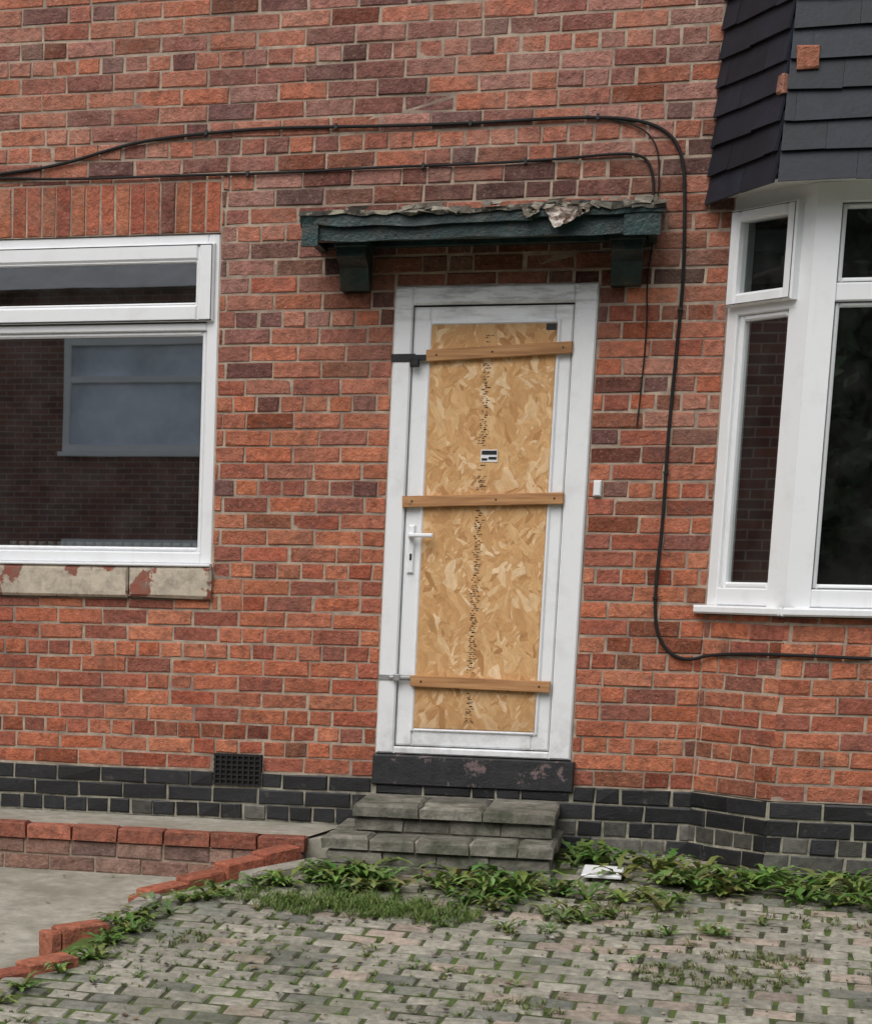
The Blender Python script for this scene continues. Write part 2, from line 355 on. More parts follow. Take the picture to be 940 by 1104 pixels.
frame(F,W,-2.565,-.877,.923,1.945,.022,-.06,-.028,.008)
F.obj('window_frame',M_white,house)
mb=MB(); frame(mb,W,-2.59,-.855,1.988,2.330,.004,.0,.0135,.001); pbox(mb,W,-2.56,-.88,-.04,-.010,1.978,1.9855); mb.obj('window_seal',M_blackp,house)
mb=MB(); cbox(mb,W,-2.7,-.822,-.05,.04,.855,.868,.004); mb.obj('window_drip_bar',M_whited,house)
mb=MB()
for x,x2 in ((-2.66,-2.0),(-2.0,-1.22),(-1.22,-.815)):
    cbox(mb,W,x,x2-.002,-.05,.035+U(-.002,.002),.705,.853,.012,jit=.005)
mb.obj('window_sill',M_sill,house)

# ---------------------------------------------------------------- bay window
BF=MB()
HZ=2.46
for fr,l in ((FS,LS),(FF,LF),(FT,LT)):
    cbox(BF,fr,-.03,l+.03,-.12,.055,.685,.722,.008)
    cbox(BF,fr,0,l,-.07,.0,.724,.80,.005); cbox(BF,fr,0,l,-.07,-.001,2.38,HZ+.04,.005)
for c in (B1,B2):
    s=1 if c is B1 else -1
    BF.idx([c+Vector(q) for q in [(-.075*s,.075,.722),(0,-.004,.722),(.10*s,-.004,.722),(.10*s,.09,.722),(-.075*s,.075,2.46),(0,-.004,2.46),(.10*s,-.004,2.46),(.10*s,.09,2.46)]],
      [(0,1,5,4),(1,2,6,5),(2,3,7,6),(3,0,4,7),(4,5,6,7),(0,1,2,3)])
for c,fr,l in ((B0,FS,LS),(B3,FT,LT)):
    u=0 if c is B0 else l-.06
    cbox(BF,fr,u,u+.06,-.07,.002,.72,2.46,.005)
for fr,l in ((FS,LS),(FT,LT)):
    cbox(BF,fr,.03,l-.06,-.07,.001,1.965,2.005,.005)
    frame(BF,fr,.02,l-.065,2.0,2.40,.052,-.03,.045,.01)
    frame(BF,fr,.06,l-.10,.80,1.965,.025,-.06,-.012,.008)
    pane(G,fr,.06,l-.10,2.04,2.36,.01); pane(G,fr,.06,l-.08,.80,1.97,-.035)
cbox(BF,FF,.1,LF-.1,-.07,-.002,1.985,2.06,.006)
for u in (.1,LF/3,2*LF/3,LF-.1):
    if .2<u<LF-.2: cbox(BF,FF,u-.035,u+.035,-.07,-.0035,.79,2.4,.006)
us=[.1,LF/3-.035,LF/3+.035,2*LF/3-.035,2*LF/3+.035,LF-.1]
for i in (0,2,4):
    pane(G,FF,us[i],us[i+1],.80,1.99,-.04); pane(G,FF,us[i],us[i+1],2.05,2.39,-.04)
    frame(BF,FF,us[i],us[i+1],.80,1.986,.022,-.06,-.022,.008); frame(BF,FF,us[i],us[i+1],2.06,2.38,.022,-.06,-.022,.008)
BF.obj('bay_window_frame',M_white,house)
mb=MB()
for fr,l in ((FS,LS),(FT,LT)): frame(mb,fr,.0275,l-.0725,2.0075,2.3925,.003,.0,.0465,.001)
frame(mb,FF,us[0]+.001,us[1]-.001,.80,1.984,.003,-.06,-.0205,.001); frame(mb,FF,us[0]+.001,us[1]-.001,2.061,2.379,.003,-.06,-.0205,.001)
mb.obj('bay_window_seal',simple('grey_seal',(.12,.12,.12),.2,20,.7,0),house)
G.obj('window_glass',M_glass,house)
mb=MB()
S0=Vector((1.345,0,0)); S1=Vector((1.60,-.50,0)); S2=Vector((3.85,-.50,0)); S3=Vector((4.105,0,0))
for z in (2.462,2.50): mb.face([Vector((p.x,p.y,z)) for p in (S0+Vector((.03,0,0)),S1+Vector((.03,.03,0)),S2+Vector((-.03,.03,0)),S3)])
mb.obj('bay_soffit',M_soff,house)
mb=MB()
def slates(a,b,a2,b2,z0,z1,step):
    rows=int((z1-z0)/step)
    for k in range(rows):
        t0=k*step/(z1-z0); t1=(k+1.35)*step/(z1-z0)
        la,lb=a.lerp(a2,t0),b.lerp(b2,t0); ua,ub=a.lerp(a2,t1),b.lerp(b2,t1)
        d=(lb-la); n=Vector((d.y,-d.x,0)).normalized(); ln=d.length
        zl=z0+k*step; zu=zl+step*1.35
        w=.30; off=(k*.13)%w
        u=-off
        while u<ln-.01:
            p,q=max(u,0),min(u+w,ln)
            if q-p>.02:
                p_,q_=p+.0006,q-.0006; j=U(-.004,.004); e=U(0,.004); j2=U(-.003,.003)
                def P(t,lo,o,jj=0):
                    base=(la.lerp(lb,t/ln) if lo else ua.lerp(ub,t/ln)); return Vector((base.x,base.y,0))+n*o+Vector((0,0,(zl+j+jj) if lo else zu))
                pts=[P(p_,1,.024+e,j2),P(q_,1,.024+e,-j2),P(q_,0,.002),P(p_,0,.002),P(p_,1,.010+e,j2),P(q_,1,.010+e,-j2),P(q_,0,-.010),P(p_,0,-.010)]
                kk=U(.7,1.3); c=(.009*kk,.0125*kk,.021*kk)
                mb.idx(pts,[(0,1,2,3),(7,6,5,4),(0,4,5,1),(1,5,6,2),(2,6,7,3),(3,7,4,0)],c)
            u+=w
T0=Vector((1.40,0,0)); T1=Vector((1.665,-.40,0)); T2=Vector((3.78,-.40,0)); T3=Vector((4.05,0,0))
slates(S0,S1,T0,T1,2.435,4.5,.118); slates(S1,S2,T1,T2,2.435,4.5,.118); slates(S2,S3,T2,T3,2.435,4.5,.118)
mb.obj('bay_slates',M_slate,house)
mb=MB()
mb.face([(1.37,0,2.5),(1.62,-.46,2.5),(1.68,-.37,4.6),(1.42,0,4.6)]); mb.face([(1.62,-.46,2.5),(3.83,-.46,2.5),(3.76,-.37,4.6),(1.68,-.37,4.6)]); mb.face([(3.83,-.46,2.5),(4.08,0,2.5),(4.03,0,4.6),(3.76,-.37,4.6)])
mb.face([(1.35,0,4.55),(1.62,-.46,4.5),(3.83,-.46,4.5),(4.1,0,4.55)])
mb.obj('bay_boarding',M_blackp,house)
mb=MB()
cbox(mb,Fr((1.618,-.475,2.865),(1,0,0),(0,-1,.09)),.02,.11,-.0,.037,0,.085,.006,(.36,.14,.085),.005)
cbox(mb,Fr((1.612,-.478,2.78),(.3,-.5,0),(-.5,-.3,.05)),-.03,.012,-.0,.030,0,.07,.004,(.33,.13,.085),.005)
mb.obj('exposed_tile',M_brick,house)

# ---------------------------------------------------------------- door
D=MB()
cbox(D,W,.001,.085,-.09,.012,.002,2.119,.008); cbox(D,W,.80,.899,-.09,.012,.002,2.119,.008)
cbox(D,W,.085,.80,-.09,.0115,2.04,2.119,.008); cbox(D,W,.085,.80,-.09,.011,.002,.035,.006)
D.obj('door_frame',M_whited,house)
D=MB()
frame(D,W,.088,.797,.04,2.032,.078,-.07,-.008,.008)
frame(D,W,.156,.744,.108,1.968,.016,-.069,.002,.008)
D.obj('door_leaf',M_whited,house)
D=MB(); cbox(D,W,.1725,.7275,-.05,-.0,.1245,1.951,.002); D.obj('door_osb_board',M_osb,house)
D=MB(); pbox(D,W,.086,.799,-.085,-.02,2.03,2.041); pbox(D,W,.0852,.0878,-.085,-.015,.036,2.04); pbox(D,W,.7975,.7998,-.085,-.015,.036,2.04); pbox(D,W,.68,.725,-.002,.0015,1.922,1.950); D.obj('door_gasket',M_blackp,house)
D=MB()
def batten(u0,u1,zl,zr,h=.052,t=.028):
    fr=Fr((u0,0,zl),(u1-u0,0,zr-zl),(0,-1,0),(-(zr-zl),0,(u1-u0))); cbox(D,fr,0,(u1-u0),.0005,t,-h/2,h/2,.003,jit=.001)
batten(.155,.80,1.815,1.845); batten(.075,.80,1.165,1.185); batten(.15,.79,.345,.335)
D.obj('door_battens',M_timber,house)
D=MB()
for u,z in [(.2,1.817),(.45,1.828),(.76,1.843),(.12,1.167),(.5,1.177),(.76,1.184),(.2,.344),(.74,.336)]:
    pbox(D,W,u-.004,u+.004,.028,.030,z-.004,z+.004)
D.obj('screws',M_blackp,house)
D=MB()
z=1.90
while z>.15:
    if not (1.78<z<1.87 or 1.13<z<1.22 or .3<z<.38 or 1.33<z<1.41) and R()<.93:
        for s in range(random.choice([2,2,3,3])):
            a=.402+U(0,.03)+s*.004; b=a+U(.006,.014)
            pbox(D,W,a,b,.0001,.0010,z,z+U(.002,.006))
    z-=U(.007,.012)
D.obj('board_lettering',M_ink,house)
D=MB(); cbox(D,W,.42,.495,0,.003,1.345,1.40,.001); D.obj('board_label',M_label,house)
D=MB(); pbox(D,W,.424,.491,.003,.0045,1.378,1.396); pbox(D,W,.424,.45,.003,.0045,1.352,1.362); pbox(D,W,.455,.491,.003,.0045,1.356,1.368); D.obj('label_print',M_blackp,house)
D=MB(); cbox(D,W,-.005,.105,.012,.018,1.79,1.825,.002); cbox(D,W,.09,.165,.012,.022,1.795,1.82,.002)
cbox(D,W,.085,.125,.018,.045,1.765,1.80,.006); D.obj('hasp_and_padlock',M_blackp,house)
D=MB(); cbox(D,W,.0,.15,.012,.017,.345,.372,.002); cbox(D,W,.05,.15,.017,.03,.352,.366,.004); cbox(D,W,.07,.10,.017,.036,.345,.375,.003); D.obj('bolt',M_metal,house)
D=MB(); cbox(D,W,.108,.138,-.008,.006,.84,1.06,.006); cbox(D,W,.112,.134,.006,.045,1.0,1.025,.006); cbox(D,W,.112,.225,.035,.052,1.003,1.023,.006)
D.obj('door_handle',M_white,house)
D=MB(); cbox(D,W,.118,.128,.006,.009,.90,.93,.002); D.obj('keyhole',M_blackp,house)
D=MB(); cbox(D,W,.928,.962,-.01,.022,1.195,1.265,.006); D.obj('door_bell',M_white,house)

# ---------------------------------------------------------------- canopy
can=empty('door_canopy')
D=MB()
def plank(u0,u1,n0,n1,z0,z1,seg=14,wob=.006,sd=0.,sag=0.):
    ring=[]
    for i in range(seg+1):
        t=i/seg; u=u0+(u1-u0)*t; a=wob*noise.noise(Vector((u*3,sd,1)))-sag*math.sin(math.pi*t); b=wob*noise.noise(Vector((u*4,sd,7)))-sag*math.sin(math.pi*t)
        ring.append([W.p(u,n0,z0+a),W.p(u,n1,z0+b),W.p(u,n1+b*.6,z1+a),W.p(u,n0,z1+a)])
    for i in range(seg):
        for j in range(4):
            k=(j+1)%4; D.face([ring[i][j],ring[i][k],ring[i+1][k],ring[i+1][j]])
    D.face(ring[0]); D.face(ring[-1][::-1])
plank(-.355,1.135,.33,.365,2.275,2.372,24,.014,2.,.004)
cbox(D,W,-.355,-.32,.0,.33,2.28,2.37,.005); cbox(D,W,1.10,1.135,.0,.33,2.28,2.37,.005)
cbox(D,W,-.32,1.10,.0,.03,2.29,2.37,.005)
plank(-.38,.62,.3655,.392,2.335,2.385,18,.022,5.,.006); plank(.60,1.165,.3665,.396,2.345,2.392,12,.022,15.,-.004)
plank(-.372,-.30,.365,.39,2.25,2.35,3,.006,9.); plank(1.0,1.15,.365,.388,2.262,2.35,3,.006,3.)
D.face([(-.32,0,2.33),(1.1,0,2.33),(1.1,-.33,2.33),(-.32,-.33,2.33)])
def corbel(u):
    prof=[(0,2.10),(.07,2.10),(.10,2.13),(.13,2.19),(.24,2.225),(.24,2.285),(0,2.285)]
    a=[W.p(u,n,z) for n,z in prof]; b=[W.p(u+.13,n,z) for n,z in prof]; k=len(prof)
    D.idx(a+b,[tuple(range(k)),tuple(range(2*k-1,k-1,-1))]+[(i,(i+1)%k,k+(i+1)%k,k+i) for i in range(k)])
    cbox(D,W,u-.01,u+.14,.0,.25,2.265,2.29,.004)
corbel(-.24); corbel(.95)
D.obj('canopy_timber',M_green,can)
D=MB(); nx=110; rows=[]
for i in range(nx+1):
    x=-.385+i*(1.55/nx); r=[]
    sag=.006*math.sin(i*.09+1)+.008*noise.noise(Vector((x*5,0,3)))
    prof=[(0,2.43),(.12,2.415),(.26,2.405),(.375,2.395),(.398,2.390),(.404,2.372+.018*noise.noise(Vector((x*14,1,0))))]
    for j,(n,z) in enumerate(prof):
        r.append((x,-n-.006*noise.noise(Vector((x*9,j,1))),z+sag+.006*noise.noise(Vector((x*11,j*2,5)))+(.014*max(0,(x-.4)) if j<5 else 0)))
    rows.append(r)
for i in range(nx):
    for j in range(5): D.face([rows[i][j],rows[i][j+1],rows[i+1][j+1],rows[i+1][j]])
D.obj('roofing_felt',M_felt,can,True)
D=MB()
for k in range(40):
    x=U(.35,1.12) if k<30 else U(-.3,.3); z=2.392+U(-.01,.022); s=U(.03,.10); n=U(.37,.415); kk=U(.25,1.1)
    pts=[W.p(x+U(-.3,.3)*s,n+U(-.01,.01),z+U(0,.014)),W.p(x+s,n+U(0,.02),z+U(-.008,.014)),W.p(x+s*U(.5,1.1),n+U(0,.03),z-U(.004,.026)),W.p(x+U(-.2,.2)*s,n+U(0,.03),z-U(.004,.020))]
    D.face(pts,(.26*kk,.235*kk,.19*kk))
def flap(o,cols,s=1.):
    # crumpled hanging scrap, small subdivided sheet
    n=7
    def q(i,j):
        u=i/n; v=j/n; w=.15*s*(1-.45*v); x=o[0]+w*(u-.4)+.03*v*s; z=o[2]-.095*s*v*(1-.4*u)
        return W.p(x+.01*noise.noise(Vector((u*4,v*4,9))),o[1]+.03*v+.022*noise.noise(Vector((u*5+o[0]*9,v*5,3))),z+.014*noise.noise(Vector((u*5,v*5,o[0]*5))))
    for i in range(n):
        for j in range(n):
            if R()<.06 and j>3: continue
            D.face([q(i,j),q(i+1,j),q(i+1,j+1),q(i,j+1)],random.choice(cols))
flap((.72,.405,2.385),[(.42,.36,.31),(.36,.29,.25),(.5,.45,.4),(.22,.15,.12)])
flap((.80,.40,2.395),[(.2,.16,.12),(.12,.1,.08)],.7)
flap((.60,.40,2.392),[(.15,.13,.10),(.25,.22,.17)],.6)
D.obj('torn_felt',simple('torn_felt',(.42,.37,.31),.4,30,.95,.5,.005,(.07,.055,.04),.7,22,.5,.62,useattr=True),can)

# ---------------------------------------------------------------- cables
def cable(name,pts,r=.006):
    cu=bpy.data.curves.new(name,'CURVE'); cu.dimensions='3D'; cu.bevel_depth=r; cu.bevel_resolution=2; cu.resolution_u=8
    sp=cu.splines.new('NURBS'); sp.points.add(len(pts)-1)
    for p,q in zip(sp.points,pts): p.co=(q[0],q[1],q[2],1)
    sp.use_endpoint_u=True; sp.order_u=3
    o=bpy.data.objects.new(name,cu); scene.collection.objects.link(o); cu.materials.append(M_cable); return o
wy=-.012
cable('electric_cable',[(-4.1,wy,2.74),(-3,wy,2.67),(-2.2,wy,2.65),(-1.899,wy,2.672),(-1.6,wy,2.70),(-1.35,wy,2.765),(-1.153,wy,2.801),(-.8,wy,2.822),(-.566,wy,2.827),(-.2,wy,2.818),(.065,wy,2.813),(.4,wy,2.812),(.672,wy,2.818),(.9,wy,2.812),(1.029,wy,2.793),(1.12,wy,2.76),(1.19,wy,2.70),(1.227,wy,2.60),(1.24,wy,2.45),(1.257,wy,2.13),(1.25,wy,1.9),(1.245,wy,1.738),(1.235,wy,1.4),(1.24,wy,1.096),(1.225,wy,.8),(1.235,wy,.64),(1.26,wy,.56),(1.32,wy,.49),(1.402,wy-.004,.475),(1.47,-.035,.50),(1.60,-.165,.515),(1.74,-.31,.52),(1.80,-.335,.52),(2.3,-.328,.51),(3.2,-.328,.52),(3.7,-.335,.52)],.0075)
cable('electric_cable',[(-4.1,wy,2.70),(-2.6,wy,2.655),(-1.9,wy,2.658),(-1.6,wy,2.636),(-.995,wy,2.636),(-.5,wy,2.63),(-.135,wy,2.64),(.3,wy,2.638),(.683,wy,2.645),(.95,wy,2.662),(1.05,wy,2.65),(1.09,wy,2.60),(1.11,wy,2.50),(1.10,wy,2.42)],.006)
cable('electric_cable',[(.80,wy,2.822),(.95,wy,2.80),(1.08,wy,2.74),(1.13,wy,2.62),(1.12,wy,2.3),(1.10,wy,2.12),(1.12,wy,1.9),(1.10,wy,1.5)],.0035)
D=MB()
for x,z in [(-.9,2.82),(-.3,2.822),(.3,2.813),(.85,2.816),(-.7,2.633),(.1,2.639),(.55,2.643)]: pbox(D,W,x-.006,x+.006,0,.022,z-.012,z+.012)
for x,z in [(1.252,2.0),(1.238,1.3),(1.228,.75)]: pbox(D,W,x-.012,x+.012,0,.022,z-.005,z+.005)
D.obj('cable_clips',M_blackp,house)

# ---------------------------------------------------------------- ground
def gz(x,y):
    y2=max(y,-9); return -.41+.09*min(y2,0)
def dz(x,y):
    y2=max(y,-9); return -.53+.077*min(y2,0)
bx=lambda y: (-.22+(y+.6)*.757 if y>-1.3 else (-.75+(y+1.3)*.143 if y>-2.7 else -.95+(y+2.7)*.03))
D=MB()
ROADZ=-1.235
D.face([(-300,-9,ROADZ),(-300,-300,ROADZ),(300,-300,ROADZ),(300,-9,ROADZ)])
D.face([(-.32,.3,-.60),(-300,.3,-.60),(-300,-9,ROADZ),(-.7,-9,ROADZ)])
D.face([(-300,.3,-.60),(300,.3,-.60),(300,300,-.6),(-300,300,-.6)])
D.face([(-.32,.3,-.60),(-.7,-9,ROADZ),(300,-9,ROADZ),(300,.3,-.60)])
D.obj('ground',M_soil)
D=MB(); D.face([(-60,-9.3,ROADZ+.006),(60,-9.3,ROADZ+.006),(60,-15,ROADZ+.006),(-60,-15,ROADZ+.006)]); D.obj('road',M_asph)
D=MB(); ys=[0,-.6,-1.0,-1.3,-2.0,-2.7,-4,-6,-8.9]
for a,b in zip(ys,ys[1:]):
    D.face([(bx(a) if a<-.5 else -.15,a,gz(0,a)-.008),(bx(b),b,gz(0,b)-.008),(9,b,gz(0,b)-.008),(9,a,gz(0,a)-.008)])
    D.face([(bx(a) if a<-.5 else -.15,a,gz(0,a)-.008),(bx(b),b,gz(0,b)-.008),(bx(b),b,gz(0,b)-.3),(bx(a) if a<-.5 else -.15,a,gz(0,a)-.3)])
D.obj('paving_bed',M_soil)
D=MB()
PL,PW=.165,.108
ang=math.radians(-4)
sl=Vector((0,1,.09)).normalized(); nn=Vector((0,-.09,1)).normalized(); xx=Vector((1,0,0))
ua=(xx*math.cos(ang)+sl*math.sin(ang)).normalized(); va=(-xx*math.sin(ang)+sl*math.cos(ang)).normalized()
frp=Fr((0,0,-.41),ua,nn,va)
for k in range(-78,8):
    for i in range(-20,42):
        u=i*PL+(PL/2 if k%2 else 0); v=k*PW
        c=frp.p(u+PL/2,0,v+PW/2)
        if c.y>-.02 or c.y<-8.6: continue
        if c.x<bx(c.y)+.08 or c.x>5.5: continue
        if c.y<-4.6 and abs(c.x)>4: continue
        if c.x>1.45 and c.y>-.4+(0 if c.x>1.75 else (1.77-c.x)): continue
        if c.y>-.70 and c.x<.9: continue
        if R()<.006: continue
        kk=U(.75,1.2); t=R()
        col=(.33*kk,.31*kk,.255*kk) if t<.7 else ((.36*kk,.295*kk,.24*kk) if t<.85 else (.21*kk,.21*kk,.175*kk))
        h=.006*noise.noise(Vector((c.x*2,c.y*2,0)))+U(-.003,.003)
        g=.0075+U(0,.004)
        cbox(D,frp,u+g,u+PL-g,-.02,h,v+g,v+PW-g,.007,col,.004)
D.obj('block_paving',M_pav)
D=MB()
for a,b in zip(ys,ys[1:]):
    D.face([(bx(min(a,-.6))+.06,a,dz(0,a)),(bx(min(b,-.6))+.06,b,dz(0,b)),(-9,b,dz(0,b)),(-9,a,dz(0,a))])
D.obj('concrete_driveway',M_conc)
path=empty('raised_path')
D=MB(); D.face([(-4.2,-.02,-.35),(-.13,-.02,-.35),(-.23,-.435,-.358),(-4.2,-.435,-.358)])
pbox(D,W,-4.2,-.14,.01,.43,-.9,-.37); D.obj('path_surface',M_conc,path)
D=MB()
x=-.235
while x>-4.2:
    c=random.choice([(.34,.115,.07),(.37,.135,.085),(.28,.10,.065)]); k=U(.8,1.2)
    cbox(D,Fr((0,0,0),(1,0,0),(0,0,1),(0,1,0)),x-.215,x-.002,-.42,-.352+U(-.003,.003),-.535,-.437,.007,tuple(q*k for q in c),.004); x-=.222
brick_field(D,Fr((0,-.50,0),(1,0,0),(0,-1,0)),-4.2,-.24,-.72,-.421,[],n1=.022,depth=.05,colf=lambda z,x:random.choice([(.28,.16,.12),(.24,.14,.11),(.30,.19,.15),(.19,.12,.10)]))
D.obj('path_brick_edge',M_brick,path)
D=MB(); pbox(D,W,-4.2,-.245,.42,.512,-.9,-.421); D.obj('path_mortar',M_mortar,path)
edge=empty('brick_edging')
D=MB(); K=MB()
def run(p,q,z0,z1,w=.10,h=.075,lb=.215,mb=None,cols=None):
    p=Vector(p);q=Vector(q); d=q-p; l=d.length; d.normalize(); n=Vector((d.y,-d.x))
    u=0
    while u<l-.03:
        e=min(u+lb,l); zz=z0+(z1-z0)*(u/l)
        c=random.choice(cols or [(.37,.12,.07),(.40,.14,.08),(.32,.10,.06)]); k=U(.85,1.15)
        cbox(mb,Fr((p.x,p.y,zz+U(-.005,.005)),(d.x,d.y,(z1-z0)/l),(0,0,1),(n.x,n.y,0)),u+.003,e-.003,-h-.12,0,-w/2+U(-.004,.004),w/2,.008,tuple(q*k for q in c),.004)
        u+=lb
run((-.27,-.60),(-.84,-1.30),-.375,-.462,mb=D)
run((-.80,-1.93),(-.99,-2.12),-.545,-.56,mb=D)
run((-.79,-2.44),(-1.15,-2.85),-.59,-.63,mb=D)
run((-1.10,-3.2),(-1.2,-4.0),-.66,-.73,mb=D)
D.obj('edging_bricks',M_brick,edge)
run((-.14,-.66),(-.72,-1.42),-.43,-.50,.09,.05,.45,K)
run((-.72,-1.42),(-.93,-2.7),-.51,-.64,.09,.05,.45,K)
run((-.93,-2.7),(-1.05,-8.8),-.64,-1.19,.09,.05,.6,K)
K.obj('edging_kerb',M_kerb,edge)

# ---------------------------------------------------------------- steps
st=empty('door_steps')
D=MB()
FT_=Fr((0,0,0),(1,0,0),(0,0,1),(0,1,0))
def slabrow(x0,x1,y0,y1,zt,th,lb):
    x=x0
    while x<x1-.02:
        e=min(x+lb*U(.9,1.1),x1)
        if x1-e<.07: e=x1
        k=U(.6,1.1); cbox(D,FT_,x+.003,e-.003,zt-th,zt+U(-.004,.004),y0+U(-.006,.006),y1,.012,(.23*k,.215*k,.18*k),.006); x=e
slabrow(-.03,.87,-.50,-.30,-.19,.055,.3); slabrow(-.03,.87,-.296,-.03,-.192,.055,.3)
slabrow(-.02,.86,-.47,-.05,-.25,.06,.23)
slabrow(-.13,.88,-.72,-.47,-.315,.055,.22)
slabrow(-.11,.87,-.70,-.45,-.373,.06,.25); slabrow(-.12,.88,-.705,-.05,-.436,.16,.23)
slabrow(-.12,.89,-.45,-.05,-.313,.06,.25)
D.obj('step_slabs',M_stepm,st)
D=MB(); pbox(D,W,-.10,.86,.02,.68,-.7,-.33); pbox(D,W,-.01,.85,.02,.45,-.4,-.21); D.obj('step_core',M_mortar_dark,st)

# ---------------------------------------------------------------- litter
D=MB(); cbox(D,Fr((1.0,-.66,gz(0,-.66)+.035),(1,-.05,0),(0,-.15,1),(0.05,1,.15)),0,.17,-.012,.0,0,.16,.004); D.obj('discarded_tile',M_white)

# ---------------------------------------------------------------- weeds
Wd=MB()
def leaf(base,az,ln,wd,up,col,lob=True):
    d=Vector((math.cos(az),math.sin(az),0)); s=Vector((-d.y,d.x,0)); n=8 if lob else 4
    prev=None
    for i in range(n+1):
        t=i/n; r=ln*t; z=up*ln*(t-.75*t*t)*1.4
        w=wd*(math.sin(math.pi*min(1,(t*.85+.12)))**.8)
        if lob: w*=(1.35 if i%2 else .45)
        if i==n: w=.0005
        c=base+d*r+Vector((0,0,z)); a=c+s*w+Vector((0,0,w*.3)); b=c-s*w+Vector((0,0,w*.3))
        if prev:
            k=.75+.45*t; cc=(col[0]*k,col[1]*k,col[2]*k)
            Wd.face([prev[0],prev[1],c,a],cc); Wd.face([prev[1],prev[2],b,c],cc)
        prev=(a,c,b)
GR=[(.13,.215,.045),(.10,.18,.038),(.17,.26,.065),(.14,.23,.055),(.21,.27,.09),(.16,.20,.055)]
def weed(x,y,s=1.,n=None,z=None):
    z=gz(x,y) if z is None else z; n=n or random.randint(8,14); c=random.choice(GR); a0=R()*6.28
    for i in range(n):
        leaf(Vector((x+U(-.01,.01),y+U(-.01,.01),z)),a0+i*2.399+U(-.3,.3),U(.08,.17)*s,U(.011,.019)*s,U(.25,1.2),tuple(q*U(.75,1.25) for q in c),R()<.8)
def tuft(x,y,s=1.,n=26,z=None,col=None):
    z=gz(x,y) if z is None else z
    for i in range(n):
        a=R()*6.28; b=Vector((x+U(-.03,.03)*s,y+U(-.03,.03)*s,z)); l=U(.03,.07)*s; c=col or random.choice(GR)
        d=Vector((math.cos(a),math.sin(a),0)); sd=Vector((-d.y,d.x,0))*.0014*1.4
        t=b+d*l*U(.4,1.)+Vector((0,0,l*U(.3,.8))); m=b.lerp(t,.5)+Vector((0,0,l*.15))
        Wd.face([b-sd,b+sd,m+sd,m-sd],c); Wd.face([m-sd,m+sd,t],c)
for cx,cy,rr,n,s in [(.08,-.86,.13,10,1.25),(.16,-1.0,.1,5,1.),(.50,-.92,.12,7,1.15),(.72,-.95,.12,7,1.2),(.62,-1.18,.14,5,.9),(.92,-.85,.1,4,1.),(.95,-1.25,.16,5,.8),(1.2,-.45,.15,6,1.1),(1.42,-.6,.13,6,1.15),(1.62,-.72,.12,5,1.1),(1.35,-.95,.16,6,.9),(1.9,-.62,.15,8,1.25),(2.05,-.85,.14,5,1.),(2.25,-.62,.14,7,1.2),(2.6,-.6,.2,9,1.),(3.1,-.6,.2,9,1.),(-.12,-.95,.1,5,.9),(-.32,-1.05,.1,4,.9),(1.0,-.25,.12,6,1.),(1.45,-1.4,.2,4,.6),(.8,-1.6,.3,4,.5)]:
    for i in range(n): weed(cx+random.gauss(0,rr*.6),min(cy+random.gauss(0,rr*.6),-.74 if cx<.93 else -.05),U(.7,1.1)*s)
for i in range(10): weed(U(-.15,.95),-.76-abs(random.gauss(0,.03)),U(.3,.7))
for i in range(14): weed(U(1.45,3.6),-.40-abs(random.gauss(0,.06)),U(.4,.8))
for i in range(10):
    t=R(); weed(-.10-.56*t+U(-.02,.08),-.72-.76*t+U(-.06,.06),U(.5,.95))
for i in range(24):
    t=R(); weed(-.70-.23*t+U(-.02,.12),-1.42-1.7*t,U(.35,.85))
for cx,cy,rx,ry,n in [(.33,-1.38,.30,.17,110),(.12,-1.25,.2,.14,50),(-.12,-1.32,.2,.2,60),(-.3,-1.25,.2,.1,20)]:
    for i in range(n):
        a=R()*6.28; r=R()**.7; tuft(cx+rx*r*math.cos(a),cy+ry*r*math.sin(a),U(.6,1.2),22)
for i in range(2400):
    k=random.randint(-42,-6); u=U(-1.2,3.6); p=frp.p(u,.0,k*PW)
    if p.x<bx(p.y)+.05 or p.y>-.7: continue
    m=noise.noise(Vector((p.x*1.3,p.y*1.3,4.2)))
    if m<-.10+U(-.2,.25): continue
    if R()<.12: weed(p.x,p.y,U(.15,.4),6,p.z)
    else: tuft(p.x,p.y,U(.22,.45),9,p.z-.004,random.choice(GR+[(.15,.17,.06),(.12,.13,.05)]))
for cx,cy,rx,ry,n in [(1.55,-2.05,.32,.16,60),(1.7,-1.75,.2,.1,24),(1.25,-1.15,.3,.12,24),(2.0,-1.15,.3,.12,20),(.9,-2.6,.15,.08,14),(-.45,-2.0,.12,.1,14)]:
    for i in range(n):
        a=R()*6.28; r=math.sqrt(R()); tuft(cx+rx*r*math.cos(a),cy+ry*r*math.sin(a),U(.35,.75),14,None,random.choice([(.19,.23,.08),(.16,.19,.07),(.22,.21,.10)]))
Wd.obj('weeds',M_leaf)
D=MB()
for i in range(900):
    x=U(-.9,3.);y=U(-4.,-.75)
    if x<bx(y)+.1: continue
    z=gz(x,y)+.010; s=U(.004,.017); c=random.choice([(.30,.26,.16),(.10,.07,.04),(.40,.37,.31),(.05,.045,.035),(.22,.15,.06),(.07,.08,.03),(.06,.055,.04)]); a=R()*6.28
    D.face([(x+s*math.cos(a+q)*U(.6,1.2),y+s*math.sin(a+q)*U(.6,1.2),z+U(-.004,.006)) for q in (0,1.3,2.6,3.6,5)],c)
for i in range(60):
    x=U(-3.,-1.05);y=U(-3.2,-.6); z=dz(x,y)+.004; s=U(.004,.014); c=random.choice([(.10,.07,.04),(.05,.045,.035),(.22,.15,.06)]); a=R()*6.28
    D.face([(x+s*math.cos(a+q)*U(.6,1.2),y+s*math.sin(a+q)*U(.6,1.2),z+U(0,.006)) for q in (0,1.3,2.6,3.6,5)],c)
